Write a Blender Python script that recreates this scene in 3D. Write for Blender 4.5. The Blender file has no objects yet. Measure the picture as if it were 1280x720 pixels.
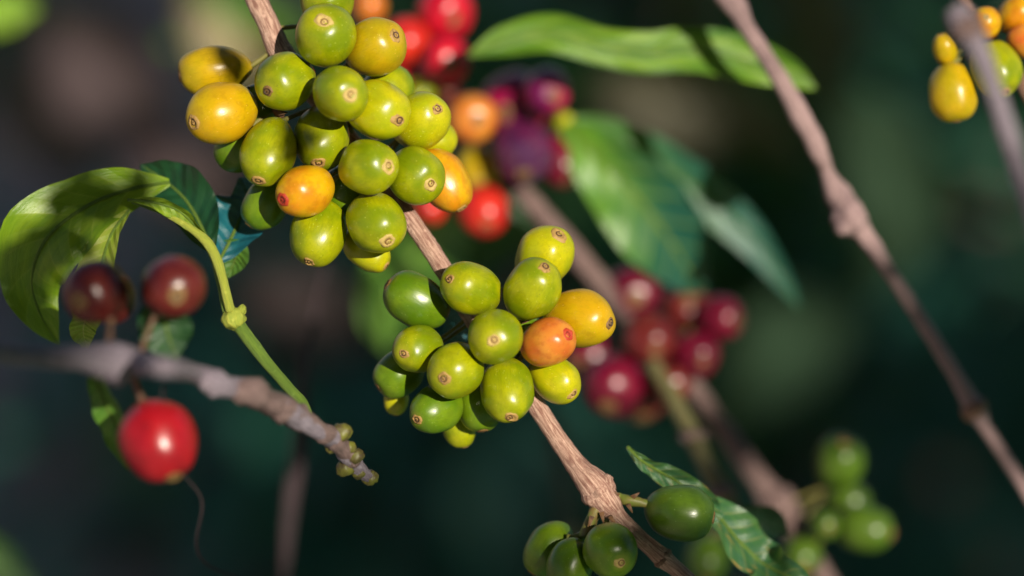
import bpy, math, random
from mathutils import Vector, Matrix, noise
R = math.radians
random.seed(7)
S = bpy.context.scene
COL = S.collection

# ------------------------------------------------------------------ camera
FPX = 1280 * 100 / 36.0
FOC = 0.6667
PITCH = 22
CAM = Vector((0, 0, 1.35))
RT = Vector((1, 0, 0))
FW = Vector((0, math.cos(R(PITCH)), -math.sin(R(PITCH))))
UP = Vector((0, math.sin(R(PITCH)), math.cos(R(PITCH))))
MM = 0.1875                                    # one photo pixel in mm where the lens is focused

def deep(z): return z + max(0, z - 50) * 0.7
def at(px, py, z=0.0):                         # z: mm beyond the focused depth
    d = FOC + deep(z) / 1000.0
    return CAM + FW * d + RT * ((px - 640) / FPX * d) + UP * ((360 - py) / FPX * d)
def size(px, z=0.0):
    return px / FPX * (FOC + deep(z) / 1000.0)

cd = bpy.data.cameras.new('camera'); cam = bpy.data.objects.new('camera', cd); COL.objects.link(cam)
cam.location = CAM; cam.rotation_euler = (R(90 - PITCH), 0, 0)
cd.lens = 100; cd.sensor_width = 36; cd.clip_start = 0.01; cd.clip_end = 2000
cd.dof.use_dof = True; cd.dof.focus_distance = FOC - 0.006; cd.dof.aperture_fstop = 3.8
S.camera = cam

# ------------------------------------------------------------------ light
SUNV = (-FW + RT * math.tan(R(23)) + UP * math.tan(R(9))).normalized()
EL = math.asin(SUNV.z); AZ = math.atan2(SUNV.x, SUNV.y)
w = bpy.data.worlds.new('World'); S.world = w; w.use_nodes = True
nt = w.node_tree; nt.nodes.clear()
sky = nt.nodes.new('ShaderNodeTexSky'); sky.sky_type = 'NISHITA'; sky.sun_disc = False
sky.sun_elevation = EL; sky.sun_rotation = AZ
bg = nt.nodes.new('ShaderNodeBackground'); bg.inputs[1].default_value = 0.075
wo = nt.nodes.new('ShaderNodeOutputWorld')
nt.links.new(sky.outputs[0], bg.inputs[0]); nt.links.new(bg.outputs[0], wo.inputs[0])
sl = bpy.data.lights.new('sun', 'SUN'); sl.energy = 6.3; sl.angle = R(0.55); sl.color = (1.0, 0.91, 0.76)
so = bpy.data.objects.new('sun', sl); COL.objects.link(so)
so.rotation_euler = SUNV.to_track_quat('Z', 'Y').to_euler(); so.location = CAM + SUNV * 3
S.view_settings.view_transform = 'Standard'; S.view_settings.look = 'None'; S.view_settings.exposure = 0

# ------------------------------------------------------------------ node helper
class NT:
    def __init__(s, name):
        s.m = bpy.data.materials.new(name); s.m.use_nodes = True
        s.t = s.m.node_tree; s.t.nodes.clear()
        s.out = s.n('ShaderNodeOutputMaterial')
    def n(s, kind, **kw):
        x = s.t.nodes.new(kind)
        for k, v in kw.items(): setattr(x, k, v)
        return x
    def put(s, sock, v):
        if v is None: return
        if isinstance(v, bpy.types.NodeSocket): s.t.links.new(v, sock)
        elif isinstance(v, (tuple, list)) and len(v) == 3 and sock.type == 'RGBA': sock.default_value = (*v, 1)
        else: sock.default_value = v
    def math(s, op, a, b=None, c=None, clamp=False):
        x = s.n('ShaderNodeMath', operation=op, use_clamp=clamp)
        s.put(x.inputs[0], a); s.put(x.inputs[1], b); s.put(x.inputs[2], c)
        return x.outputs[0]
    def mix(s, f, a, b, mode='MIX'):
        x = s.n('ShaderNodeMix', data_type='RGBA', blend_type=mode)
        s.put(x.inputs[0], f); s.put(x.inputs[6], a); s.put(x.inputs[7], b)
        return x.outputs[2]
    def noise(s, vec, scale, detail=3, rough=0.5, w=None):
        x = s.n('ShaderNodeTexNoise', noise_dimensions='4D')
        s.put(x.inputs['Vector'], vec); x.inputs['Scale'].default_value = scale
        x.inputs['Detail'].default_value = detail; x.inputs['Roughness'].default_value = rough
        s.put(x.inputs['W'], w)
        return x.outputs[0]
    def ramp(s, f, lo, hi):
        x = s.n('ShaderNodeMapRange', interpolation_type='SMOOTHSTEP'); s.put(x.inputs[0], f)
        x.inputs[1].default_value = lo; x.inputs[2].default_value = hi
        return x.outputs[0]
    def rand(s):
        o = s.n('ShaderNodeObjectInfo'); return s.math('MULTIPLY', o.outputs['Random'], 50.0)
    def coords(s, kind='Object', scale=None):
        tc = s.n('ShaderNodeTexCoord'); v = tc.outputs[kind]
        if scale:
            mp = s.n('ShaderNodeMapping'); s.put(mp.inputs[0], v); mp.inputs[3].default_value = scale; v = mp.outputs[0]
        return v
    def bsdf(s, col, rough=0.5, **kw):
        b = s.n('ShaderNodeBsdfPrincipled'); s.put(b.inputs['Base Color'], col); s.put(b.inputs['Roughness'], rough)
        for k, v in kw.items(): s.put(b.inputs[k.replace('_', ' ')], v)
        return b
    def bump(s, h, strength, dist):
        b = s.n('ShaderNodeBump'); b.inputs['Strength'].default_value = strength; b.inputs['Distance'].default_value = dist
        s.put(b.inputs['Height'], h); return b.outputs[0]
    def done(s, sh): s.t.links.new(sh, s.out.inputs[0]); return s.m

# ------------------------------------------------------------------ materials
def cherry_mat(name, ca, cb, wrinkle=0.0, rough=0.29):
    t = NT(name); rw = t.rand(); o = t.coords()
    n1 = t.ramp(t.noise(o, 0.9, 2, 0.5, rw), 0.35, 0.65)
    col = t.mix(n1, ca, cb)
    # fine lengthwise streaks
    st = t.noise(t.coords('Object', (7, 7, 0.9)), 2.2, 4, 0.6, rw)
    dark = tuple(c * 0.72 for c in ca)
    col = t.mix(t.math('MULTIPLY', t.ramp(st, 0.45, 0.75), 0.45), col, dark)
    blot = t.noise(o, 2.4, 4, 0.65, t.math('ADD', rw, 3.0))
    col = t.mix(t.math('MULTIPLY', t.ramp(blot, 0.48, 0.64), 0.38), col, tuple(c * 0.62 for c in cb))
    # small pale and dark freckles
    v = t.n('ShaderNodeTexVoronoi'); t.put(v.inputs['Vector'], o); v.inputs['Scale'].default_value = 7.0
    fr = t.math('MULTIPLY', t.math('SUBTRACT', 1.0, t.ramp(v.outputs['Distance'], 0.06, 0.20)), t.ramp(t.noise(o, 3.1, 2, 0.5, rw), 0.44, 0.54))
    pale = tuple(min(1, c * 1.5 + 0.10) for c in cb)
    col = t.mix(t.math('MULTIPLY', fr, 0.5), col, pale)
    v2 = t.n('ShaderNodeTexVoronoi'); t.put(v2.inputs['Vector'], o); v2.inputs['Scale'].default_value = 4.3
    sp = t.math('MULTIPLY', t.math('SUBTRACT', 1.0, t.ramp(v2.outputs['Distance'], 0.03, 0.10)), t.ramp(t.noise(o, 1.7, 2, 0.5, t.math('ADD', rw, 9.0)), 0.52, 0.6))
    col = t.mix(t.math('MULTIPLY', sp, 0.7), col, (0.10, 0.05, 0.02))
    # brownish halo round the scar at the tip (+Z)
    sep = t.n('ShaderNodeSeparateXYZ'); t.put(sep.inputs[0], o)
    rad = t.math('SQRT', t.math('ADD', t.math('POWER', sep.outputs[0], 2.0), t.math('POWER', sep.outputs[1], 2.0)))
    rad = t.math('ADD', rad, t.math('MULTIPLY', t.math('SUBTRACT', t.noise(o, 5, 3, 0.6, rw), 0.5), 0.16))
    halo = t.math('MULTIPLY', t.math('SUBTRACT', 1.0, t.ramp(rad, 0.22, 0.42)), t.math('GREATER_THAN', sep.outputs[2], 0.0))
    col = t.mix(t.math('MULTIPLY', halo, 0.5 if ca[1] > 0.1 else 0.0), col, t.mix(0.25, cb, (0.50, 0.34, 0.08)))
    h = t.math('ADD', t.math('MULTIPLY', st, 0.6), t.math('MULTIPLY', t.noise(o, 5, 3, 0.6, rw), 0.5))
    nrm = t.bump(h, 0.10, 0.0005)
    if wrinkle:
        wv = t.noise(t.coords('Object', (5, 5, 0.7)), 2.0, 3, 0.5, rw)
        b2 = t.n('ShaderNodeBump'); b2.inputs['Strength'].default_value = wrinkle; b2.inputs['Distance'].default_value = 0.002
        t.put(b2.inputs['Height'], wv); t.put(b2.inputs['Normal'], nrm); nrm = b2.outputs[0]
    rg = t.math('ADD', rough - 0.06, t.math('MULTIPLY', t.noise(o, 3, 4, 0.6, rw), 0.16))
    b = t.bsdf(col, rg, Normal=nrm, Subsurface_Weight=0.05, Subsurface_Scale=0.0022, Specular_IOR_Level=0.5)
    b.inputs['Subsurface Radius'].default_value = (1.0, 0.8, 0.3)
    return t.done(b.outputs[0])

CM = {
 'green':   cherry_mat('skin_green', (0.165, 0.225, 0.0015), (0.33, 0.345, 0.002)),
 'deep':    cherry_mat('skin_painted_shade_green', (0.075, 0.155, 0.004), (0.14, 0.225, 0.005)),  # green skin with the shade on hidden and low cherries painted in
 'painted_shade':  cherry_mat('skin_painted_shade_dark', (0.045, 0.095, 0.006), (0.07, 0.13, 0.008)),  # darker copy, dimness painted into the skin of sunlit cherries
 'lime':    cherry_mat('skin_lime', (0.33, 0.36, 0.002), (0.47, 0.43, 0.003)),
 'olive':   cherry_mat('skin_olive', (0.38, 0.29, 0.003), (0.50, 0.32, 0.004)),
 'yellow':  cherry_mat('skin_yellow', (0.50, 0.345, 0.002), (0.52, 0.30, 0.003)),
 'gold':    cherry_mat('skin_gold', (0.60, 0.35, 0.004), (0.58, 0.21, 0.005)),
 'orange':  cherry_mat('skin_orange', (0.60, 0.235, 0.03), (0.55, 0.12, 0.018)),
 'red':     cherry_mat('skin_red', (0.62, 0.030, 0.012), (0.45, 0.010, 0.010)),
 'scarlet': cherry_mat('skin_ripe_red', (0.34, 0.006, 0.012), (0.22, 0.004, 0.010)),
 'crimson': cherry_mat('skin_crimson', (0.55, 0.005, 0.022), (0.38, 0.003, 0.018)),
 'wine':    cherry_mat('skin_wine', (0.16, 0.003, 0.022), (0.09, 0.002, 0.014)),
 'brown':   cherry_mat('skin_brown_red', (0.15, 0.018, 0.014), (0.10, 0.008, 0.010)),
 'maroon':  cherry_mat('skin_maroon', (0.12, 0.016, 0.012), (0.07, 0.007, 0.007)),
 'purple':  cherry_mat('skin_purple', (0.13, 0.004, 0.075), (0.36, 0.004, 0.055), 0.3),
 'shrivel': cherry_mat('skin_shrivelled', (0.06, 0.006, 0.060), (0.11, 0.006, 0.055), 0.9, 0.4),
}
def simple_mat(name, ca, cb, scale, rough=0.6, stretch=None, bump=0.3, dist=0.0006):
    t = NT(name); rw = t.rand(); o = t.coords('Object', stretch)
    n = t.noise(o, scale, 5, 0.62, rw)
    b = t.bsdf(t.mix(t.ramp(n, 0.35, 0.65), ca, cb), rough, Normal=t.bump(n, bump, dist))
    return t.done(b.outputs[0])
def scar_mat(name, pale, dark):
    t = NT(name); rw = t.rand(); o = t.coords(); sep = t.n('ShaderNodeSeparateXYZ'); t.put(sep.inputs[0], o)
    rad = t.math('SQRT', t.math('ADD', t.math('POWER', sep.outputs[0], 2.0), t.math('POWER', sep.outputs[1], 2.0)))
    rad = t.math('ADD', rad, t.math('MULTIPLY', t.math('SUBTRACT', t.noise(o, 12, 4, 0.6, rw), 0.5), 0.05))
    f = t.math('MAXIMUM', t.math('SUBTRACT', 1.0, t.ramp(t.math('ABSOLUTE', t.math('SUBTRACT', rad, 0.105)), 0.01, 0.04)), t.math('SUBTRACT', 1.0, t.ramp(rad, 0.012, 0.035)))
    f = t.math('MAXIMUM', f, t.ramp(t.noise(o, 9, 4, 0.6, rw), 0.55, 0.75))
    b = t.bsdf(t.mix(f, pale, dark), 0.6, Normal=t.bump(t.noise(o, 20, 4, 0.6, rw), 0.4, 0.0005))
    return t.done(b.outputs[0])
SCAR = scar_mat('scar_tan', (0.40, 0.24, 0.07), (0.07, 0.03, 0.012))
SCAR_PALE = scar_mat('scar_pale', (0.50, 0.36, 0.11), (0.16, 0.075, 0.02))
SCAR_DARK = scar_mat('scar_dark', (0.20, 0.11, 0.035), (0.035, 0.018, 0.01))
SCAR_RED = scar_mat('scar_red', (0.45, 0.04, 0.015), (0.16, 0.015, 0.01))
STALK = simple_mat('stalk_green', (0.16, 0.20, 0.03), (0.20, 0.13, 0.04), 300, 0.5)
BRACT = simple_mat('bract_brown', (0.20, 0.10, 0.04), (0.07, 0.035, 0.02), 400, 0.7)
BUD = simple_mat('bud_olive', (0.15, 0.15, 0.02), (0.07, 0.05, 0.02), 350, 0.5)

def bark_mat(name, pale, mid, dark, green=None):
    t = NT(name); u = t.coords('UV')
    mp = t.n('ShaderNodeMapping'); t.put(mp.inputs[0], u); mp.inputs[3].default_value = (1.0, 10.0, 1)   # u metres*100 along, v round
    rw = t.rand()
    fi = t.noise(mp.outputs[0], 2.2, 7, 0.75, rw)
    big = t.noise(u, 0.55, 3, 0.6, rw)
    o = t.coords()
    gr = t.noise(o, 900, 4, 0.7, rw)
    col = t.mix(t.ramp(fi, 0.42, 0.60), mid, pale)
    col = t.mix(t.math('MULTIPLY', t.ramp(big, 0.5, 0.72), 0.6), col, dark)
    col = t.mix(t.math('MULTIPLY', t.math('SUBTRACT', 1.0, t.ramp(fi, 0.28, 0.42)), 0.8), col, dark)
    v = t.n('ShaderNodeTexVoronoi'); t.put(v.inputs['Vector'], o); v.inputs['Scale'].default_value = 420
    sp = t.math('SUBTRACT', 1.0, t.ramp(v.outputs['Distance'], 0.10, 0.25))
    col = t.mix(t.math('MULTIPLY', sp, 0.45), col, tuple(min(1, c * 1.25 + .04) for c in pale))
    h = t.math('ADD', t.math('MULTIPLY', fi, 1.0), t.math('MULTIPLY', gr, 0.4))
    b = t.bsdf(col, 0.62, Normal=t.bump(h, 0.8, 0.0010))
    return t.done(b.outputs[0])
BARK = bark_mat('bark_pinkish', (0.66, 0.43, 0.33), (0.28, 0.13, 0.095), (0.07, 0.032, 0.028))
BARK2 = bark_mat('bark_greyish', (0.24, 0.155, 0.14), (0.14, 0.085, 0.08), (0.05, 0.03, 0.028))
BARKV = bark_mat('bark_mauve', (0.33, 0.28, 0.33), (0.20, 0.16, 0.20), (0.10, 0.07, 0.085))  # bluish shade of the left twig put into the bark colour
BARKP = bark_mat('bark_dusty_pink', (0.46, 0.31, 0.30), (0.32, 0.21, 0.215), (0.13, 0.08, 0.085))
BARKR = bark_mat('bark_reddish', (0.27, 0.18, 0.17), (0.15, 0.095, 0.09), (0.05, 0.032, 0.03))
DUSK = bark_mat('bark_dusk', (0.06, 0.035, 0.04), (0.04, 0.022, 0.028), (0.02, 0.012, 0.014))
BARK3 = bark_mat('bark_brown', (0.30, 0.17, 0.11), (0.16, 0.08, 0.05), (0.05, 0.028, 0.02))
GSTEM = bark_mat('stem_green', (0.17, 0.27, 0.025), (0.10, 0.18, 0.02), (0.07, 0.12, 0.02))
GSTEM2 = bark_mat('stem_yellow_green', (0.42, 0.44, 0.05), (0.30, 0.36, 0.04), (0.18, 0.22, 0.03))

def leaf_mat(name, ca, cb, vein, spots=0.0, trans=0.4, rough=0.36, edge=None, tip=None):
    t = NT(name); u = t.coords('UV'); sep = t.n('ShaderNodeSeparateXYZ'); t.put(sep.inputs[0], u); rw = t.rand()
    U, V = sep.outputs[0], sep.outputs[1]                     # U 0..1 along, V -1..1 across
    av = t.math('ABSOLUTE', V)
    n = t.noise(u, 3.0, 4, 0.6, rw)
    col = t.mix(t.ramp(n, 0.35, 0.68), ca, cb)
    if tip: col = t.mix(t.ramp(t.math('ADD', U, t.math('MULTIPLY', V, 0.15)), 0.22, 0.62), col, tip)
    ph = t.math('SUBTRACT', t.math('MULTIPLY', U, 9.0), t.math('MULTIPLY', t.math('POWER', av, 0.8), 1.15))
    fr = t.math('ABSOLUTE', t.math('SUBTRACT', t.math('FRACT', ph), 0.5))
    vn = t.math('MULTIPLY', t.math('SUBTRACT', 1.0, t.ramp(fr, 0.0, 0.075)), t.math('SUBTRACT', 1.0, t.ramp(av, 0.6, 1.0)))
    mid = t.math('SUBTRACT', 1.0, t.ramp(av, 0.02, 0.07))
    vv = t.math('MAXIMUM', t.math('MULTIPLY', vn, 0.55), mid)
    col = t.mix(t.math('MULTIPLY', vv, 0.75), col, vein)
    puff = t.math('MULTIPLY', fr, 1.0)
    fine = t.noise(u, 26, 3, 0.6, rw)
    col = t.mix(t.math('MULTIPLY', t.ramp(fine, 0.45, 0.7), 0.25), col, tuple(c * 0.6 for c in ca))
    if edge:
        em = t.math('MULTIPLY', t.ramp(t.math('ADD', av, t.math('MULTIPLY', t.math('SUBTRACT', t.noise(u, 5, 4, 0.7, rw), 0.5), 1.3)), 1.0, 1.2), 0.9)
        col = t.mix(em, col, edge)
    if spots:
        v = t.n('ShaderNodeTexVoronoi'); t.put(v.inputs['Vector'], u); v.inputs['Scale'].default_value = 5.5
        s = t.math('MULTIPLY', t.math('SUBTRACT', 1.0, t.ramp(v.outputs['Distance'], 0.10, 0.34)), t.ramp(t.noise(u, 2.6, 3, 0.6, rw), 0.5, 0.62))
        col = t.mix(t.math('MULTIPLY', s, spots), col, (0.50, 0.26, 0.07))
    h = t.math('ADD', t.math('MULTIPLY', puff, 1.0), t.math('MULTIPLY', fine, 0.3))
    nr = t.bump(h, 0.5, 0.0012)
    b = t.bsdf(col, rough, Normal=nr, Specular_IOR_Level=0.5)
    tr = t.n('ShaderNodeBsdfTranslucent'); t.put(tr.inputs[0], t.mix(0.5, col, (0.45, 0.60, 0.03))); t.put(tr.inputs[1], nr)
    mx = t.n('ShaderNodeMixShader'); mx.inputs[0].default_value = trans
    t.t.links.new(b.outputs[0], mx.inputs[1]); t.t.links.new(tr.outputs[0], mx.inputs[2])
    return t.done(mx.outputs[0])
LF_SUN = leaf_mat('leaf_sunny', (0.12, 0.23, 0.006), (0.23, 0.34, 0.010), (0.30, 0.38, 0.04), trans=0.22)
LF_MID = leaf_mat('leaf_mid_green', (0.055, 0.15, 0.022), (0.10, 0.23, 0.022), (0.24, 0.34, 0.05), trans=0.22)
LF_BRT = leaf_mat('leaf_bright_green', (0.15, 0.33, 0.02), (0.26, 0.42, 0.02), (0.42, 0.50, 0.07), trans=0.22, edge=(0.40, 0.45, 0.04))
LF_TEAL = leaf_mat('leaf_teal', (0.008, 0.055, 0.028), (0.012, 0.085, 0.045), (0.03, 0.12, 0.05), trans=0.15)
LF_BLUE = leaf_mat('leaf_painted_sky_sheen', (0.006, 0.085, 0.12), (0.010, 0.12, 0.15), (0.03, 0.16, 0.16), trans=0.12)  # sky reflection put into the base colour as a blue tint
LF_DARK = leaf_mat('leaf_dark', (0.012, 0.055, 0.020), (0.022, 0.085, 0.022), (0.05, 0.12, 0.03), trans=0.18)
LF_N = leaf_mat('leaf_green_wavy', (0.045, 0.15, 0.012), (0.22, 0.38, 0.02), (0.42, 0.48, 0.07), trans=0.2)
LF_GRAD = leaf_mat('leaf_painted_lit_to_teal', (0.07, 0.21, 0.015), (0.14, 0.30, 0.02), (0.30, 0.42, 0.08), tip=(0.008, 0.075, 0.055), trans=0.15)  # sunlit green base fading to sky-tinted teal, painted along the blade
LF_GRAD2 = leaf_mat('leaf_painted_lit_to_blue', (0.06, 0.16, 0.03), (0.08, 0.20, 0.04), (0.10, 0.22, 0.08), tip=(0.015, 0.10, 0.075), trans=0.15)  # same painted fade of light, green base to bluish tip
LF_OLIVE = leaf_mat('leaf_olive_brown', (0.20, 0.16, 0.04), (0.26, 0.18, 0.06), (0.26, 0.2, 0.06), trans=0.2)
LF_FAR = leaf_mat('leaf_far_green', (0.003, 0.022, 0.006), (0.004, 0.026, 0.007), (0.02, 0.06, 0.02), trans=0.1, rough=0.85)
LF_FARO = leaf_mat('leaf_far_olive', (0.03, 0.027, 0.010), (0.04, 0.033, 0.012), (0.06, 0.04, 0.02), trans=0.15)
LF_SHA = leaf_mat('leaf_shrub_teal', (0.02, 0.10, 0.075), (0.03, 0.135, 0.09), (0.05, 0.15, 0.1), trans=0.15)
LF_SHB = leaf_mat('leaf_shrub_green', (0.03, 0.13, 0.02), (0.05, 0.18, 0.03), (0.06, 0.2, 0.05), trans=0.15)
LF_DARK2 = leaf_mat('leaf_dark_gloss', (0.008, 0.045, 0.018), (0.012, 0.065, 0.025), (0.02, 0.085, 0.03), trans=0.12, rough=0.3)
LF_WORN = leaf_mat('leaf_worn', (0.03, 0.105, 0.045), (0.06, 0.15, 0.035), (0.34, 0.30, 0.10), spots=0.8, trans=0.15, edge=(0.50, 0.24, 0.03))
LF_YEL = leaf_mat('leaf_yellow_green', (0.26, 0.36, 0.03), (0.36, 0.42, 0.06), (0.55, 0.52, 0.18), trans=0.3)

# ------------------------------------------------------------------ mesh helpers
def mk(name, verts, faces, mat, parent=None, uvs=None, smooth=True):
    me = bpy.data.meshes.new(name); me.from_pydata([tuple(v) for v in verts], [], faces); me.update()
    if uvs:
        ul = me.uv_layers.new(name='UVMap')
        for l in me.loops: ul.data[l.index].uv = uvs[l.vertex_index]
    if smooth: me.polygons.foreach_set('use_smooth', [True] * len(me.polygons))
    me.materials.append(mat)
    o = bpy.data.objects.new(name, me); COL.objects.link(o)
    if parent: o.parent = parent
    return o
def tag(o, label=None, cat=None, group=None, kind=None):
    if label: o['label'] = label
    if cat: o['category'] = cat
    if group: o['group'] = group
    if kind: o['kind'] = kind
    return o
def empty(name, loc):
    o = bpy.data.objects.new(name, None); COL.objects.link(o); o.location = loc; o.empty_display_size = 0.01
    return o
def catmull(P, n):
    out = []
    Q = [P[0]] + list(P) + [P[-1]]
    for i in range(1, len(Q) - 2):
        for k in range(n):
            t = k / n
            out.append(tuple(0.5 * ((2 * b) + (-a + c) * t + (2 * a - 5 * b + 4 * c - d) * t * t + (-a + 3 * b - 3 * c + d) * t ** 3)
                             for a, b, c, d in zip(Q[i - 1], Q[i], Q[i + 1], Q[i + 2])))
    out.append(tuple(P[-1])); return out
def tube(pts, radii, seg=18, sub=8, rough=0.05, origin=Vector((0, 0, 0)), seed=0, freq=260):
    """swept tube through world points; returns verts, faces, uvs"""
    D = catmull([(*p, r) for p, r in zip(pts, radii)], sub)
    V, F, UV = [], [], []
    prev = None; L = 0
    P = [Vector(d[:3]) for d in D]
    for i, d in enumerate(D):
        tg = (P[min(i + 1, len(P) - 1)] - P[max(i - 1, 0)]).normalized()
        if prev is None:
            a = tg.cross(Vector((0.3, 0.2, 1))).normalized()
        else:
            a = (prev - tg * prev.dot(tg)).normalized()
        prev = a; b = tg.cross(a)
        if i: L += (P[i] - P[i - 1]).length
        for k in range(seg):
            th = 2 * math.pi * k / seg
            dr = a * math.cos(th) + b * math.sin(th)
            q = P[i] + dr * d[3]
            nz = noise.noise(q * freq + Vector((seed, 0, 0))) * rough + noise.noise(q * freq * 3.3 + Vector((seed, 5, 0))) * rough * 0.6
            V.append(P[i] + dr * d[3] * (1 + nz) - origin)
            UV.append((L * 100, abs(2 * k / seg - 1)))
    n = len(D)
    for i in range(n - 1):
        for k in range(seg):
            F.append((i * seg + k, i * seg + (k + 1) % seg, (i + 1) * seg + (k + 1) % seg, (i + 1) * seg + k))
    F.append(tuple(range(seg))[::-1]); F.append(tuple((n - 1) * seg + k for k in range(seg)))
    return V, F, UV
def px_tube(spec, **kw):
    """spec: (px, py, radius px, z mm)"""
    return tube([at(a, b, z) for a, b, r, z in spec], [size(r, z) for a, b, r, z in spec], **kw)
def joinm(*ms):
    V, F, UV = [], [], []
    for v, f, u in ms:
        o = len(V); V += v; F += [tuple(i + o for i in x) for x in f]; UV += u
    return V, F, UV
def node_ring(c, ax, r, seed=0, flat=0.55, n=14, m=20):
    """irregular swollen knuckle on a twig"""
    ax = ax.normalized(); a = ax.cross(Vector((0.2, 0.1, 1))).normalized(); b = ax.cross(a)
    V, F, UV = [], [], []
    for i in range(n + 1):
        ph = math.pi * i / n
        for k in range(m):
            th = 2 * math.pi * k / m
            d = ax * math.cos(ph) * flat + (a * math.cos(th) + b * math.sin(th)) * math.sin(ph)
            nz = 1 + 0.22 * noise.noise(d * 1.9 + Vector((seed, 0, 0))) + 0.10 * noise.noise(d * 5 + Vector((seed, 3, 0)))
            V.append(c + d * r * nz); UV.append((i * 0.1, k / m))
    for i in range(n):
        for k in range(m):
            F.append((i * m + k, (i + 1) * m + k, (i + 1) * m + (k + 1) % m, i * m + (k + 1) % m))
    return V, F, UV

# ------------------------------------------------------------------ cherries
LIT = []                                                     # (point, radius) the sun reaches through the crown added behind the camera, out of view
def cherry(label, cx, cy, Wp, Lp, tip, z, mat, group, lit=True, scar=None, root=None, seed=0, near=()):
    """tip: pixel of the scar, or (dx,dy,dz) direction; z mm"""
    c = at(cx, cy, z); Wm = size(Wp, z); ar = Lp / Wp
    if len(tip) == 2:
        dx, dy = (tip[0] - cx) / Lp, (tip[1] - cy) / Lp
        m = math.hypot(dx, dy)
        if m > 0.97: dx, dy = dx / m * 0.97, dy / m * 0.97; m = 0.97
        ax = RT * dx - UP * dy - FW * math.sqrt(1 - m * m)
    else:
        ax = RT * tip[0] - UP * tip[1] - FW * tip[2]
    ax.normalize()
    rnd = random.Random(seed * 13 + int(cx * 7 + cy))
    n, m_ = 30, 36
    V, F = [], []
    lob = rnd.uniform(0.015, 0.06); sd = Vector((rnd.uniform(0, 50), 0, 0)); egg = rnd.uniform(-0.05, 0.07)
    amp = 0.055 if mat != 'shrivel' else 0.10
    for i in range(n + 1):
        ph = math.pi * i / n
        zz = math.cos(ph); rr = math.sin(ph) ** 0.94
        for k in range(m_):
            th = 2 * math.pi * k / m_
            rad = rr * (1 + egg * zz - lob * abs(math.cos(th)) ** 6 + 0.03 * math.cos(2 * th))
            if mat == 'shrivel': rad *= 1 + 0.03 * math.sin(9 * th + zz * 2)
            d = Vector((rad * math.cos(th), rad * math.sin(th), zz * ar * (1 - 0.05 * max(0, zz) ** 12)))
            d *= 1 + amp * noise.noise(d * 1.3 + sd)
            V.append(d)
    for i in range(n):
        for k in range(m_):
            F.append((i * m_ + k, (i + 1) * m_ + k, (i + 1) * m_ + (k + 1) % m_, i * m_ + (k + 1) % m_))
    q = ax.to_track_quat('Z', 'Y')
    MW = Matrix.Translation(c) @ (q.to_matrix().to_4x4() @ Matrix.Rotation(rnd.uniform(0, 6.28), 4, 'Z')) @ Matrix.Scale(Wm, 4)
    IV = MW.inverted()
    for c2, r2 in near:                                  # cherries flatten where they press on each other
        dd = IV @ c2; D2 = dd.length; nrm = dd / D2; lim = D2 * 1.0 / (1.0 + r2 / Wm) - 0.004
        if D2 > 2.4: continue
        for v in V:
            t = v.dot(nrm) - (lim - 0.06)
            if t > 0: v -= nrm * (t - 0.06 * (1 - math.exp(-t / 0.06)))
    o = mk('coffee_cherry', V, F, CM[mat])
    o.matrix_world = MW
    tag(o, label, 'coffee cherry', group)
    # scar
    top = V[0].z
    prof = [(0.27, -0.030), (0.235, 0.012), (0.195, 0.040), (0.15, 0.036), (0.125, 0.008), (0.085, 0.004), (0.06, 0.028), (0.0, 0.030)]
    SV, SF = [], []
    mm = 24; k_ = rnd.uniform(0.78, 1.15)
    ex, ey = rnd.uniform(-0.05, 0.05), rnd.uniform(-0.05, 0.05); el = rnd.uniform(0.86, 1.16)
    for j, (r_, h_) in enumerate(prof):
        for k in range(mm):
            th = 2 * math.pi * k / mm
            e = 1 + 0.26 * noise.noise(Vector((math.cos(th) * 1.6, math.sin(th) * 1.6, j * 0.3)) + sd)
            SV.append(Vector((r_ * e * k_ * el * math.cos(th) + ex, r_ * e * k_ / el * math.sin(th) + ey, top + h_ - 0.22 * (r_ * k_) ** 2 + 0.012 * noise.noise(Vector((math.cos(th) * 3, math.sin(th) * 3, j)) + sd))))
    for j in range(len(prof) - 1):
        for k in range(mm):
            SF.append((j * mm + k, j * mm + (k + 1) % mm, (j + 1) * mm + (k + 1) % mm, (j + 1) * mm + k))
    SF.append(tuple((len(prof) - 1) * mm + k for k in range(mm)))
    mk('blossom_scar', SV, SF, {'red': SCAR_RED, 'pale': SCAR_PALE}.get(scar, SCAR_DARK if mat in ('scarlet', 'crimson', 'wine', 'maroon', 'purple', 'shrivel', 'brown', 'red') else (SCAR_DARK if rnd.random() < 0.3 else SCAR)), o)
    # stalk to the twig
    if root:
        best = min(root, key=lambda p: (p - c).length)
        base = c - ax * Wm * ar * 0.93
        inv = o.matrix_world.inverted()
        mid = (base + best) / 2 - ax * Wm * 0.15
        if (best - base).length > Wm * 0.2:
            v, f, u = tube([base + ax * Wm * 0.1, base, mid, best], [Wm * 0.13, Wm * 0.12, Wm * 0.085, Wm * 0.12], seg=10, sub=4, rough=0.2, seed=seed)
            mk('stalk', [inv @ p for p in v], f, BARK3 if 'in front' in group else STALK, o, u)
    if lit: LIT.append((c, Wm * 1.15))
    return o

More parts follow.
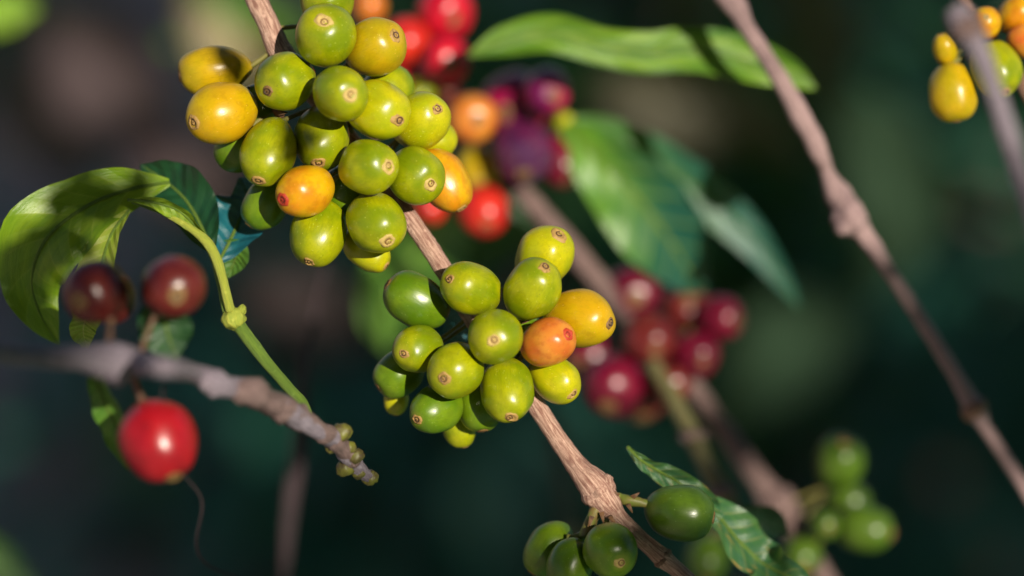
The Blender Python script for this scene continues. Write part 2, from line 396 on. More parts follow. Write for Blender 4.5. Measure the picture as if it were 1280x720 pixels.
def cluster(rows, group, z0=0, root=None, lit=True, rigid=1.0):
    """rows: label, cx, cy, W, L, tip, zpx, mat [, scar]; depths are pushed apart so that no two cherries sink into each other"""
    n = len(rows); zz = [r[6] for r in rows]
    rr = [(r[3] * 0.6 + r[4] * 0.4) * 0.93 for r in rows]
    for it in range(300):
        for i in range(n):
            for j in range(i + 1, n):
                d2 = math.hypot(rows[i][1] - rows[j][1], rows[i][2] - rows[j][2]); s = rr[i] + rr[j]
                if d2 < s:
                    need = math.sqrt(s * s - d2 * d2) * 0.95; dz = zz[j] - zz[i]
                    if abs(dz) < need:
                        e = (need - abs(dz)) * 0.25 * (1 if dz >= 0 else -1)
                        zz[i] -= e; zz[j] += e
    zf = [z0 + max(-90, min(110, zz[k])) * MM for k in range(n)]
    cs = [(at(r[1], r[2], zf[k]), size(r[3], zf[k])) for k, r in enumerate(rows)]
    for k, r in enumerate(rows):
        l = lit if len(r) < 10 else r[9]
        cherry(r[0], r[1], r[2], r[3], r[4], r[5], zf[k], r[7], group, l, r[8] if len(r) > 8 else None, root, k, [q for m, q in enumerate(cs) if m != k])

def path(spec, n=10):
    return [Vector(p) for p in catmull([tuple(at(a, b, z)) for a, b, r, z in spec], n)]

# main twig through the focused plane
TW = [(285, -70, 15, 6), (318, -5, 14, 6), (336, 32, 14, 6), (352, 66, 15, 6), (395, 122, 12, 6), (450, 190, 12, 6), (508, 268, 12, 5), (530, 300, 12, 4),
      (560, 345, 12, 4), (592, 400, 12, 5), (640, 462, 12, 5), (668, 503, 12, 3), (695, 545, 12, 2), (722, 583, 14, 1), (742, 606, 20, 0), (756, 626, 19, 0),
      (775, 648, 11, 0), (800, 672, 10, 0), (828, 697, 12, 0), (850, 715, 10, 0), (900, 760, 10, 0)]
tw = mk('coffee_twig', *(lambda m: (m[0], m[1]))(M := joinm(px_tube(TW, seg=26, sub=9, rough=0.09, seed=3))), BARK, None, M[2])
tag(tw, 'pinkish brown woody twig in focus carrying the two big bunches of green cherries', 'twig')
M = joinm(node_ring(at(748, 614, 0), at(770, 640, 0) - at(730, 590, 0), size(22), 4, 0.75), node_ring(at(737, 612, -1), Vector((0, 0, 1)), size(9), 8, 0.9),
          node_ring(at(757, 600, -1), Vector((0, 0, 1)), size(9), 11, 0.9))
mk('knuckle', M[0], M[1], BARK, tw, M[2])
M = node_ring(at(829, 698, 0), at(850, 715, 0) - at(800, 672, 0), size(13.5), 14, 0.6); mk('knuckle', M[0], M[1], BARK3, tw, M[2])
TWP = path(TW)

A = [
 ('green cherry cut off by the top edge, above the first upright one', 409, 2, 33, 35, (0.1, -0.5, 0.8), 5, 'green'),
 ('round green cherry at the top of the upper bunch, pale scar facing forward', 407, 44, 38, 39, (408, 31), -35, 'green', 'pale'),
 ('olive yellow cherry at the top right of the upper bunch beside blurred red ones', 468, 59, 36, 38, (497, 46), -12, 'olive'),
 ('green cherry left of centre near the top, scar at its lower left', 357, 101, 35, 38, (336, 117), -30, 'green'),
 ('front green cherry just below the topmost round one, scar at its right', 426, 117, 34, 37, (442, 121), -58, 'green', 'pale'),
 ('olive yellow cherry at the far upper left, crossed by a dark shadow', 268, 88, 31, 42, (-0.93, 0.1, 0.1), 22, 'olive'),
 ('large yellow cherry at the left edge of the upper bunch with brown scar', 278, 141, 39, 42, (244, 155), -18, 'yellow'),
 ('bright lime cherry right of centre in the upper bunch, scar at lower right', 472, 137, 37, 41, (502, 153), -28, 'lime'),
 ('yellowish lime cherry at the right edge of the upper bunch, scar at upper right', 526, 151, 35, 38, (549, 137), -2, 'lime'),
 ('long green cherry at the left of the upper bunch hanging down, dark scar beneath', 336, 189, 33, 44, (324, 229), -22, 'green'),
 ('long green cherry in the middle of the upper bunch, scar at its bottom', 402, 172, 34, 41, (400, 207), -22, 'green'),
 ('orange gold cherry with a red scar at lower left of the upper bunch', 382, 239, 31, 36, (354, 251), -52, 'gold', 'red'),
 ('green cherry right of centre in the upper bunch with its scar facing right', 461, 209, 34, 37, (488, 208), -46, 'green', 'pale'),
 ('green cherry in front of the golden one at the right of the upper bunch', 518, 219, 35, 37, (541, 231), -24, 'green', 'pale'),
 ('golden orange cherry partly hidden at the right edge of the upper bunch', 554, 225, 31, 41, (0.5, 0.75, 0.15), 22, 'gold'),
 ('green cherry hanging lowest at the bottom left of the upper bunch', 398, 291, 34, 41, (386, 328), -22, 'green'),
 ('large lime green cherry at the bottom right of the upper bunch, above the bare twig', 470, 278, 36, 38, (487, 303), -40, 'green', 'pale'),
 ('shaded green cherry behind the orange gold one at the lower left', 333, 254, 28, 34, (-0.5, 0.7, 0.0), 16, 'deep'),
 ('yellowish green cherry peeping out below the bottom of the upper bunch', 458, 312, 23, 32, (0.6, 0.5, 0.2), 16, 'lime'),
 ('dark green cherry hidden behind the large yellow one and the long green one', 297, 184, 28, 30, (-0.4, 0.6, -0.3), 30, 'deep'),
 ('small patch of a green cherry hidden behind the olive and lime ones', 484, 112, 30, 32, (0.5, -0.5, -0.3), 34, 'green'),
 ('dark green cherry deep in the gap between the orange gold and middle right ones', 432, 240, 30, 32, (0.2, 0.4, -0.4), 20, 'deep'),
 ('dark green cherry hidden behind the upper left of the upper bunch', 322, 135, 28, 30, (-0.3, 0.3, -0.5), 34, 'deep'),
 ('green cherry hidden behind the yellowish lime one at the right', 540, 172, 26, 30, (0.7, 0.3, -0.2), 28, 'lime'),
]
A = [(r[0], r[1], r[2], r[3] * 1.03, r[4] * 1.12, *r[5:]) for r in A]
cluster(A, 'cherries of the upper bunch in focus', 0, TWP)
B = [
 ('yellowish green cherry at the very top of the lower bunch', 680, 321, 35, 39, (699, 292), 2, 'lime'),
 ('upright green cherry just in front of the topmost one of the lower bunch', 665, 362, 34, 40, (682, 332), -28, 'green'),
 ('green cherry at the top left of the lower bunch, scar at its upper left', 589, 361, 33, 40, (560, 349), -34, 'green'),
 ('dark green cherry half in shadow at the upper left of the lower bunch', 520, 376, 33, 40, (-0.8, -0.5, 0.2), 12, 'deep'),
 ('round green cherry in the middle of the lower bunch, scar facing the viewer', 619, 421, 34, 37, (618, 424), -56, 'green', 'pale'),
 ('large yellow cherry at the right edge of the lower bunch', 725, 398, 36, 43, (764, 403), 2, 'yellow'),
 ('orange cherry with a red scar in front of the large yellow one', 684, 428, 30, 35, (711, 417), -34, 'orange', 'red'),
 ('small green cherry at the left of the lower bunch with a brown scar', 523, 436, 29, 35, (505, 441), -22, 'green'),
 ('green cherry left of centre low in the lower bunch, scar at its lower left', 570, 463, 34, 37, (554, 473), -44, 'green'),
 ('long green cherry hanging down at the bottom of the lower bunch, scar underneath', 634, 487, 33, 41, (637, 521), -30, 'green'),
 ('green cherry at the lower right of the lower bunch beside the bare twig', 693, 473, 28, 34, (718, 492), -8, 'lime'),
 ('dark shaded green cherry at the left edge of the lower bunch', 500, 466, 28, 32, (-0.7, 0.5, 0.2), 10, 'deep'),
 ('darker green cherry below the lower left of the lower bunch, brown scar at its left', 546, 511, 29, 37, (520, 524), -4, 'deep'),
 ('sliver of a green cherry at the very bottom of the lower bunch', 572, 528, 21, 30, (0.2, 0.8, -0.1), 28, 'green'),
 ('dark green cherry in the gap left of the long hanging one', 600, 508, 27, 30, (0.1, 0.7, 0.1), 16, 'deep'),
 ('small yellowish green cherry peeping out behind the left edge of the lower bunch', 495, 500, 15, 18, (0, 0.8, 0), 60, 'lime'),
 ('dark green cherry hidden behind the middle of the lower bunch', 650, 415, 28, 31, (0.3, 0, -0.6), 34, 'deep'),
]
B = [(r[0], r[1], r[2], r[3] * 1.03, r[4] * 1.12, *r[5:]) for r in B]
cluster(B, 'cherries of the lower bunch in focus', 0, TWP)
C = [
 ('single oval green cherry in shade right of the twig knuckle at the bottom', 850, 641, 35, 45, (0.96, 0.12, 0.15), 0, 'painted_shade'),
 ('round green cherry in shade at the bottom with its scar facing the viewer', 763, 688, 35, 37, (776, 701), -22, 'deep', 'pale'),
 ('shaded green cherry at the bottom, leftmost below the twig knuckle', 686, 686, 29, 38, (-0.55, 0.75, 0.1), 0, 'deep'),
 ('shaded green cherry cut off by the bottom edge between two others', 712, 708, 30, 36, (-0.3, 0.85, 0.2), -8, 'deep'),
]
C[0] = (*C[0], None, True)
cluster(C, 'shaded cherries below the knuckle of the main twig', 0, None, lit=False)

def stalks(name, label, specs, mat, cat='stalk', bracts=(), extra=None):
    M = joinm(*[px_tube(s, seg=12, sub=6, rough=0.25, seed=i * 7, freq=400) for i, s in enumerate(specs)])
    o = mk(name, M[0], M[1], mat, extra, M[2])
    if not extra: tag(o, label, cat)
    for i, (bx, by, bz, ang, ln) in enumerate(bracts):
        c = at(bx, by, bz); d = RT * math.cos(ang) + UP * math.sin(ang); e = FW.cross(d)
        V, F = [], []
        for j in range(6):
            tt = j / 5; wd = size(3.2) * (1 - tt) ** 0.7 + 1e-5
            p = c + d * size(ln) * tt - FW * size(4) * math.sin(tt * 3)
            V += [p - e * wd, p - FW * wd * 0.4, p + e * wd]
        for j in range(5):
            F += [(j * 3, j * 3 + 1, j * 3 + 4, j * 3 + 3), (j * 3 + 1, j * 3 + 2, j * 3 + 5, j * 3 + 4)]
        mk('bract', V, F, BRACT, extra or o)
    return o
stalks('fruit_stalk', None, [[(756, 622, 9, 1), (775, 622, 6, 1), (785, 626, 7, 0), (806, 629, 6, 0), (820, 632, 5, 0)],
       [(752, 632, 8, 3), (742, 648, 6, 2), (736, 662, 7, 1), (722, 672, 6, 1), (708, 672, 5, 1)], [(748, 632, 7, -1), (737, 652, 7, -1), (731, 672, 7, -1)],
       [(758, 634, 7, 1), (760, 645, 6, 0), (762, 660, 6, 0)]], STALK, extra=tw,
       bracts=[(773, 620, -1, 2.3, 10), (785, 630, -2, -1.1, 13), (790, 622, -1, 0.6, 12), (740, 645, -3, -1.9, 16), (752, 640, -3, -1.4, 15), (762, 645, -3, -0.9, 13)])
# bracts poking out between cherries
stalks('bract_tuft', None, [[(345, 135, 6, 2), (350, 142, 7, 0), (348, 150, 4, 0)]], BRACT, extra=tw,
       bracts=[(437, 212, -3, 0.5, 12), (440, 218, -3, -0.6, 12), (652, 402, -2, 0.2, 13), (647, 405, -2, 1.0, 10), (348, 142, -3, 0.1, 12), (312, 112, 1, 3.0, 12)])

# ------------------------------------------------------------------ blurred bunches behind
T2 = [(560, 130, 13.2, 100), (600, 190, 13.2, 98), (650, 238, 13.2, 95), (690, 282, 13.2, 95), (735, 335, 14.1, 95), (770, 378, 13.2, 97), (830, 440, 12.3, 100), (868, 486, 12.3, 100), (912, 548, 13.2, 100),
      (950, 602, 15.0, 98), (972, 630, 21.1, 98), (990, 655, 17.6, 98), (1010, 690, 13.2, 98), (1050, 750, 12.3, 98)]
M = px_tube(T2, seg=16, sub=6, rough=0.12, seed=9)
t2 = mk('background_twig', M[0], M[1], BARK2, None, M[2]); tag(t2, 'blurred greyish pink twig running behind the red cherries down to the lower right', 'twig')
M = node_ring(at(972, 630, 97), at(990, 655, 97) - at(950, 602, 97), size(25, 97), 5, 0.8); mk('knuckle', M[0], M[1], BARK2, t2, M[2])
T2P = path(T2)
T3 = [(815, 455, 10.2, 92), (845, 505, 11.0, 85), (866, 545, 11.9, 80), (880, 575, 11.9, 76), (903, 612, 12.8, 72), (925, 660, 10.2, 70)]
M = px_tube(T3, seg=14, sub=6, rough=0.12, seed=19)
t3 = mk('side_shoot', M[0], M[1], bark_mat('shoot_green_brown', (0.20, 0.20, 0.07), (0.15, 0.12, 0.05), (0.07, 0.04, 0.03)), None, M[2]); tag(t3, 'blurred greenish brown side shoot below the dark red bunch', 'twig')
M = joinm(node_ring(at(866, 546, 80), UP, size(19, 80), 3), node_ring(at(904, 614, 72), UP, size(19, 72), 6)); mk('knuckle', M[0], M[1], BARK2, t3, M[2])
D = [
 ('blurred bright red cherry with a white glint, in the group left of the purple ones', 557, 75, 31, 32, (0.2, 0.2, 0.8), -10, 'crimson'),
 ('blurred crimson cherry touching the top edge above the brightest red one', 556, 16, 35, 36, (0.3, 0.3, 0.8), 5, 'crimson'),
 ('blurred scarlet cherry just right of the olive yellow one of the upper bunch', 508, 52, 31, 32, (-0.4, 0.2, 0.8), -5, 'red'),
 ('blurred orange red cherry half hidden behind the upper bunch near its top right', 508, 102, 26, 26, (-0.3, 0.5, 0.5), 12, 'red'),
 ('blurred orange cherry standing alone between the green bunch and the purple cherries', 590, 148, 32, 33, (0.2, 0.1, 0.8), -14, 'orange'),
 ('small blurred pale pink cherry above the orange one', 560, 114, 17, 18, (0, 0, 1), -6, 'brown'),
 ('blurred orange pink cherry peeping out at the top edge beside the green bunch', 462, 8, 22, 24, (0, -0.5, 0.5), 10, 'orange'),
 ('blurred red and purple cherry at the left of the purple group', 645, 130, 43, 45, (-0.3, 0.3, 0.8), -4, 'purple'),
 ('blurred purple cherry with a small pink glint at the upper right of the purple group', 684, 114, 30, 33, (0.2, 0.3, 0.9), -14, 'purple'),
 ('dark shrivelled purple cherry low in the purple group', 655, 190, 37, 41, (0.0, 0.6, 0.5), -10, 'shrivel'),
 ('blurred crimson cherry at the lower right of the purple group', 698, 200, 29, 37, (0.3, 0.7, 0.4), 6, 'wine'),
 ('blurred olive green cherry above the lone red orange one', 600, 212, 30, 34, (0, 0.5, 0.6), 16, 'olive'),
 ('blurred red orange cherry hanging lowest, below the olive one', 605, 264, 33, 34, (0.1, 0.5, 0.7), -4, 'red'),
 ('sliver of a blurred orange red cherry just below the golden one of the upper bunch', 538, 258, 20, 24, (0, 0.5, 0.5), 8, 'red'),
 ('small blurred green cherry between the red group and the orange one', 527, 116, 18, 20, (0, 0.5, 0.5), 2, 'green'),
 ('small yellow green bud of fruit at the right of the purple group', 704, 152, 11, 14, (0.5, -0.5, 0.5), 14, 'lime'),
]
cluster(D, 'blurred ripening cherries behind the upper bunch', 92, T2P)
E = [
 ('blurred crimson cherry at the upper left of the dark red bunch', 790, 367, 36, 38, (0.1, 0.2, 0.9), -6, 'wine'),
 ('blurred brownish red cherry in the centre of the dark red bunch', 812, 425, 35, 37, (0.2, 0.3, 0.8), -20, 'brown'),
 ('blurred magenta red cherry at the lower right of the dark red bunch', 871, 443, 30, 31, (0.2, 0.3, 0.9), -12, 'wine'),
 ('blurred purplish red cherry at the far right of the dark red bunch', 901, 397, 29, 32, (0.6, 0.2, 0.7), 0, 'wine'),
 ('blurred brownish orange cherry at the top of the dark red bunch below the leaf', 857, 386, 30, 31, (0.0, -0.3, 0.8), 6, 'brown'),
 ('blurred dark crimson cherry at the lower left of the dark red bunch', 768, 480, 38, 41, (-0.2, 0.6, 0.6), -10, 'wine'),
 ('blurred deep red cherry half hidden behind the lower green bunch', 740, 445, 33, 36, (-0.5, 0.2, 0.6), 8, 'wine'),
 ('blurred very dark red cherry at the bottom of the dark red bunch', 802, 492, 34, 37, (0, 0.7, 0.4), 14, 'maroon'),
 ('blurred pinkish orange cherry at the foot of the dark red bunch beside the twig', 838, 480, 26, 28, (0.2, 0.1, 0.9), -22, 'brown'),
]
cluster(E, 'blurred dark red cherries behind the lower bunch', 100, T2P)
Fc = [
 ('blurred green cherry at the top of the small bunch at the lower right', 1050, 578, 32, 37, (0.1, -0.7, 0.5), -4, 'painted_shade'),
 ('blurred green cherry at the far right of the small bunch at the lower right', 1080, 660, 30, 38, (0.9, 0.2, 0.3), -10, 'painted_shade'),
 ('small blurred pale green cherry in the middle of the small lower right bunch', 1031, 656, 19, 22, (0.2, 0.1, 0.9), -24, 'painted_shade'),
 ('blurred light green cherry behind the others of the small lower right bunch', 1060, 625, 27, 30, (0.6, 0.3, 0.3), 10, 'painted_shade'),
 ('blurred green cherry at the bottom left of the small lower right bunch', 1003, 693, 24, 26, (0, 0.6, 0.6), 0, 'painted_shade'),
 ('blurred dark green cherry at the bottom edge under the spotted leaf', 884, 698, 27, 31, (0, 0.7, 0.5), 10, 'painted_shade', None, False),
]
cluster(Fc, 'blurred green cherries at the lower right', 95, T2P, lit=True)
TG = [(1180, -60, 7, 40), (1215, 20, 7, 36), (1262, 70, 7, 34), (1285, 120, 8, 34), (1330, 200, 8, 34)]
M = px_tube(TG, seg=14, sub=6, rough=0.12, seed=29)
tg = mk('corner_twig', M[0], M[1], BARK3, None, M[2]); tag(tg, 'thin brown twig behind the cherries in the upper right corner', 'twig')
TGP = path(TG)
G = [
 ('orange gold cherry with ringed tip at the top of the corner bunch', 1231, 29, 21, 24, (1229, 24), -8, 'gold', 'pale'),
 ('drop shaped yellow cherry hanging at the left of the corner bunch', 1191, 116, 31, 39, (0.1, 0.96, 0.1), 0, 'olive'),
 ('yellow green cherry at the lower right of the corner bunch', 1245, 86, 32, 39, (0.2, 0.75, 0.5), -4, 'green'),
 ('orange brown cherry at the top right corner of the picture', 1270, 18, 22, 26, (0.4, -0.4, 0.4), 16, 'gold'),
 ('red orange cherry cut off by the right edge beside the yellow green one', 1281, 52, 20, 24, (0.5, 0.5, 0.3), 10, 'orange'),
 ('small olive cherry at the upper left of the corner bunch', 1181, 62, 15, 22, (-0.2, -0.6, 0.3), 10, 'olive'),
]
cluster(G, 'cherries in the upper right corner', 24, TGP)
H = [
 ('blurred dark red cherry at the left in front of the big sunlit leaf', 118, 365, 41, 42, (-0.3, 0.3, 0.8), 0, 'maroon'),
 ('blurred brownish red cherry at the left, next to the forked green stem', 217, 359, 40, 42, (0.2, 0.3, 0.9), 0, 'maroon'),
 ('blurred bright red cherry hanging below the grey twig at the lower left', 198, 551, 49, 53, (0.35, 0.75, 0.3), 0, 'red'),
]
for k, r in enumerate(H):
    cherry(r[0], r[1], r[2], r[3], r[4], r[5], (-62, -60, -58)[k], 'scarlet' if k == 2 else 'maroon', 'blurred red cherries in front at the left', k == 2, None,
           [at(*q) for q in [((135, 450, -72)), ((205, 455, -101)), ((165, 470, -68))]], 40 + k)
cherry('dark maroon cherry half hidden behind the left dark red one', 140, 372, 30, 34, (0, 0.5, 0.2), -46, 'maroon', 'blurred red cherries in front at the left', False, None, None, 50)

# ------------------------------------------------------------------ other twigs
K = [(872, -60, 12.0, 55), (900, -12, 12.9, 55), (917, 4, 15.5, 55), (935, 36, 10.3, 55), (975, 100, 11.2, 55), (1008, 158, 12.9, 55), (1024, 190, 12.0, 56), (1033, 213, 8.6, 58), (1045, 238, 15.5, 58),
     (1063, 268, 18.1, 58), (1078, 290, 12.9, 58), (1105, 328, 9.5, 58), (1140, 382, 9.5, 60), (1180, 445, 9.5, 60), (1210, 496, 11.2, 60), (1220, 512, 14.6, 60), (1232, 535, 9.5, 60), (1262, 580, 8.6, 60), (1310, 660, 8.6, 60)]
M = px_tube(K, seg=16, sub=6, rough=0.14, seed=31)
k1 = mk('bare_twig', M[0], M[1], BARKP, None, M[2]); tag(k1, 'long bare pinkish twig running from top centre right down to the right edge', 'twig')
M = joinm(node_ring(at(1062, 272, 57), at(1078, 290, 58) - at(1045, 238, 58), size(22, 58), 5, 1.0), node_ring(at(1054, 284, 55), UP, size(11, 58), 6, 1.0))
mk('knuckle', M[0], M[1], BARKP, k1, M[2])
M = node_ring(at(1219, 511, 60), at(1232, 535, 60) - at(1210, 496, 60), size(18, 60), 9, 0.8); mk('knuckle', M[0], M[1], BARK3, k1, M[2])
M = joinm(px_tube([(1190, 10, 12, -95), (1207, 32, 20, -95), (1222, 60, 14, -95), (1240, 105, 12, -97), (1258, 160, 13, -99), (1275, 215, 12, -99), (1300, 300, 12, -101)], seg=14, sub=6, rough=0.12, seed=41))
o = mk('foreground_twig', M[0], M[1], BARKV, None, M[2]); tag(o, 'out of focus greyish twig crossing in front of the corner cherries', 'twig')
M = node_ring(at(1208, 34, -95), UP, size(22, -95), 2, 1.0); mk('knuckle', M[0], M[1], BARK2, o, M[2])

J = [(-60, 430, 15, -92), (0, 440, 14, -86), (60, 446, 14, -80), (115, 448, 19, -74), (145, 452, 24, -71), (172, 455, 16, -67), (205, 458, 13, -97), (240, 466, 12, -58), (266, 478, 16, -54), (290, 484, 13, -50),
     (312, 490, 17, -46), (332, 500, 13, -42), (352, 508, 14, -38), (372, 522, 14, -32), (395, 538, 11, -26), (412, 545, 13, -20), (424, 556, 10, -16), (436, 572, 12, -12), (450, 588, 9, -9), (462, 597, 8, -7)]
M = px_tube(J, seg=18, sub=7, rough=0.2, seed=51)
j1 = mk('knobbly_twig', M[0], M[1], BARKV, None, M[2]); tag(j1, 'knobbly grey twig entering from the left edge and ending in small buds', 'twig')
M = joinm(node_ring(at(145, 455, -71), RT, size(26, -71), 5, 0.9), node_ring(at(270, 480, -53), RT, size(18, -53), 6, 0.9)); mk('knuckle', M[0], M[1], BARKV, j1, M[2])
M = joinm(node_ring(at(316, 492, -46), RT, size(18, -46), 7, 1.0), node_ring(at(352, 512, -38), RT, size(17, -38), 8, 0.9), node_ring(at(374, 522, -30), RT, size(17, -30), 12, 0.9)); mk('knuckle', M[0], M[1], BARKR, j1, M[2])
M = joinm(px_tube([(292, 484, 12, -50), (300, 487, 15.5, -49), (316, 491, 18.5, -46), (334, 501, 15, -42), (352, 509, 16, -38), (366, 518, 15.5, -33), (380, 527, 14, -29), (400, 540, 12, -24), (415, 548, 13, -19), (428, 560, 11, -15), (440, 577, 12, -11)], seg=16, sub=6, rough=0.3, seed=57)); mk('bark_sleeve', M[0], M[1], BARKR, j1, M[2])
for (bx, by, br, bz) in [(426, 541, 12, -18), (436, 560, 9, -14), (432, 585, 11, -11), (444, 570, 10, -13), (462, 597, 10, -7), (449, 590, 9, -9), (414, 560, 7, -17)]:
    M = node_ring(at(bx, by, bz), RT + UP * 0.3, size(br, bz), bx, 1.1); mk('bud', M[0], M[1], BUD, j1, M[2])

# green shoot with leaves at the left
GS = [(388, 528, 6.1, -14), (378, 504, 6.8, -10), (362, 486, 6.8, -8), (335, 455, 7.6, -4), (312, 425, 8.4, -2), (297, 405, 9.1, 0), (290, 396, 11.4, 0), (285, 384, 8.4, 0), (276, 352, 6.1, 0), (268, 322, 6.1, 0), (256, 300, 6.1, 0), (236, 284, 4.6, 0), (205, 266, 3.8, 0), (165, 252, 2.3, 0)]
M = px_tube(GS, seg=18, sub=7, rough=0.08, seed=61)
gs = mk('green_shoot', M[0], M[1], GSTEM, None, M[2]); tag(gs, 'fresh green shoot with a knuckle, rising from the knobbly twig to the leaves', 'shoot')
M = joinm(node_ring(at(292, 398, -1), at(285, 380, 0) - at(300, 410, 0), size(15), 5, 0.9), node_ring(at(302, 388, -1), UP + RT * 0.4, size(6), 6, 1.2)); mk('knuckle', M[0], M[1], GSTEM2, gs, M[2])
M = px_tube([(288, 390, 6, -2), (279, 352, 6, -2), (270, 322, 6.5, -2), (257, 301, 6.5, -2), (236, 284, 4.5, -2), (205, 266, 4, -2)], seg=12, sub=6, rough=0.1, seed=63); mk('leaf_stalk', M[0], M[1], GSTEM2, gs, M[2])

# ------------------------------------------------------------------ leaves
def leaf(label, spec, mat, lit=True, wave=0.0, fold=0.25, nu=44, nv=16, name='leaf', group=None, rib=True, seed=0, wf=3.2, ribmat=None, droop=0.0):
    """spec rows: px, py, half width px, z mm, tilt deg (turn of the blade about its length)"""
    D = catmull([(*at(a, b, z), size(h, z), t) for a, b, h, z, t in spec], max(3, nu // (len(spec) - 1)))
    P = [Vector(d[:3]) for d in D]; n = len(P)
    c0 = P[n // 2].copy()
    V, F, UV, RV = [], [], [], []
    for i, d in enumerate(D):
        tg = (P[min(i + 1, n - 1)] - P[max(i - 1, 0)]).normalized()
        s0 = tg.cross(FW).normalized(); n0 = -FW
        n0 = (n0 - tg * n0.dot(tg)).normalized()
        a = R(d[4]); sd = s0 * math.cos(a) + n0 * math.sin(a); nn = n0 * math.cos(a) - s0 * math.sin(a)
        u = i / (n - 1); h = max(d[3], 1e-5)
        for k in range(nv + 1):
            v = -1 + 2 * k / nv
            wv = wave * h * abs(v) ** 2 * math.sin(u * wf * 6.28 + (0 if v > 0 else 1.7) + seed) + wave * 0.5 * h * noise.noise(Vector((u * 5, v * 1.5, seed)))
            edge = 1 + 0.05 * noise.noise(Vector((u * 14, v, seed + 3)))
            p = P[i] + sd * (h * v * edge * math.cos(fold)) + nn * (abs(v) ** 1.3 * h * math.sin(fold) + wv - droop * h * v * v)
            V.append(p - c0); UV.append((u, v))
        RV.append((P[i] - c0 + nn * 0.0001, min(0.0009, 0.00035 + h * 0.03) * (1 - 0.75 * u)))
    for i in range(n - 1):
        for k in range(nv):
            F.append((i * (nv + 1) + k, i * (nv + 1) + k + 1, (i + 1) * (nv + 1) + k + 1, (i + 1) * (nv + 1) + k))
    root = empty(name, c0); tag(root, label, 'leaf', group)
    mk('blade', V, F, mat, root, UV)
    if rib:
        v, f, u = tube([p for p, r in RV[::3]], [r for p, r in RV[::3]], seg=8, sub=2, rough=0.05)
        mk('midrib', v, f, ribmat or GSTEM, root, u)
    if lit:
        if lit is not True:
            for a_, b_, r_ in lit: LIT.append((at(a_, b_, spec[len(spec) // 2][3]), size(r_)))
        else:
          for i in range(0, n, max(1, n // 6)): LIT.append((P[i], max(D[i][3] * 0.8, 0.004)))
    return root

leaf('large sunlit yellow green leaf arching over at the far left', [(212, 228, 5, 8, 0), (165, 236, 26, 6, 4), (112, 256, 42, 3, 8), (60, 296, 54, 2, 6), (40, 348, 42, 5, -8), (50, 392, 25, 8, -20), (74, 432, 1, 12, -20)], LF_SUN, lit=[(150, 220, 12), (112, 226, 12), (75, 236, 12), (40, 258, 14), (15, 295, 14), (92, 286, 8), (72, 345, 7)], wave=0.2, fold=0.22, seed=2, group='leaves at the left')
leaf('narrow pale yellow green leaf hanging behind the left dark red cherry', [(162, 262, 2, 2, 0), (140, 292, 17, 1, 25), (126, 335, 29, 2, 15), (112, 385, 24, 5, 0), (103, 436, 1, 9, 0)], LF_YEL, wave=0.12, fold=0.45, seed=5, group='leaves at the left')
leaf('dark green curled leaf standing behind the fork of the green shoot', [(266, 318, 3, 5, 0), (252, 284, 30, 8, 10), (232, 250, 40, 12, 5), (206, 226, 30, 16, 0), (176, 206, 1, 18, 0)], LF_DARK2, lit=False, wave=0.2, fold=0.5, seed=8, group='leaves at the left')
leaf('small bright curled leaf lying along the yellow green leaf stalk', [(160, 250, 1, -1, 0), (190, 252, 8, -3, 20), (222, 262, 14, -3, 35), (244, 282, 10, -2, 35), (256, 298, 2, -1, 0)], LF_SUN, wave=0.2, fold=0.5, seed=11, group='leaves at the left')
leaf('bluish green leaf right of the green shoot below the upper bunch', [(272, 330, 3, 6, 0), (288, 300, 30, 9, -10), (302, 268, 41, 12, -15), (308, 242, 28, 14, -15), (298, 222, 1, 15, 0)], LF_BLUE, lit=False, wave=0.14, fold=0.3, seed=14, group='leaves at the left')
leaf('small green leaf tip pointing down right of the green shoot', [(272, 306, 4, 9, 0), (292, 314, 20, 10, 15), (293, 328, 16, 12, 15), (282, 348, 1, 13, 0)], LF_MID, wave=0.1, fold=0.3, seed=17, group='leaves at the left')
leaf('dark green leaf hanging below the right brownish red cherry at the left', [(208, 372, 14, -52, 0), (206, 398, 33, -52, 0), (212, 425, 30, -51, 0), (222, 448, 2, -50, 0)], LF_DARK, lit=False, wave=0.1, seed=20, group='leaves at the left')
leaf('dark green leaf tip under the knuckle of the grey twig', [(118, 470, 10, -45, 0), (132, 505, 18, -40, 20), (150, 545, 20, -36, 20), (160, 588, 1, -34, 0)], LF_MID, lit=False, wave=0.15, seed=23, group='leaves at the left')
leaf('yellowish leaf edge seen below the left dark red cherry', [(108, 395, 14, -8, 0), (104, 415, 17, -6, 0), (110, 436, 1, -4, 0)], LF_YEL, wave=0.1, seed=24, group='leaves at the left', rib=False)

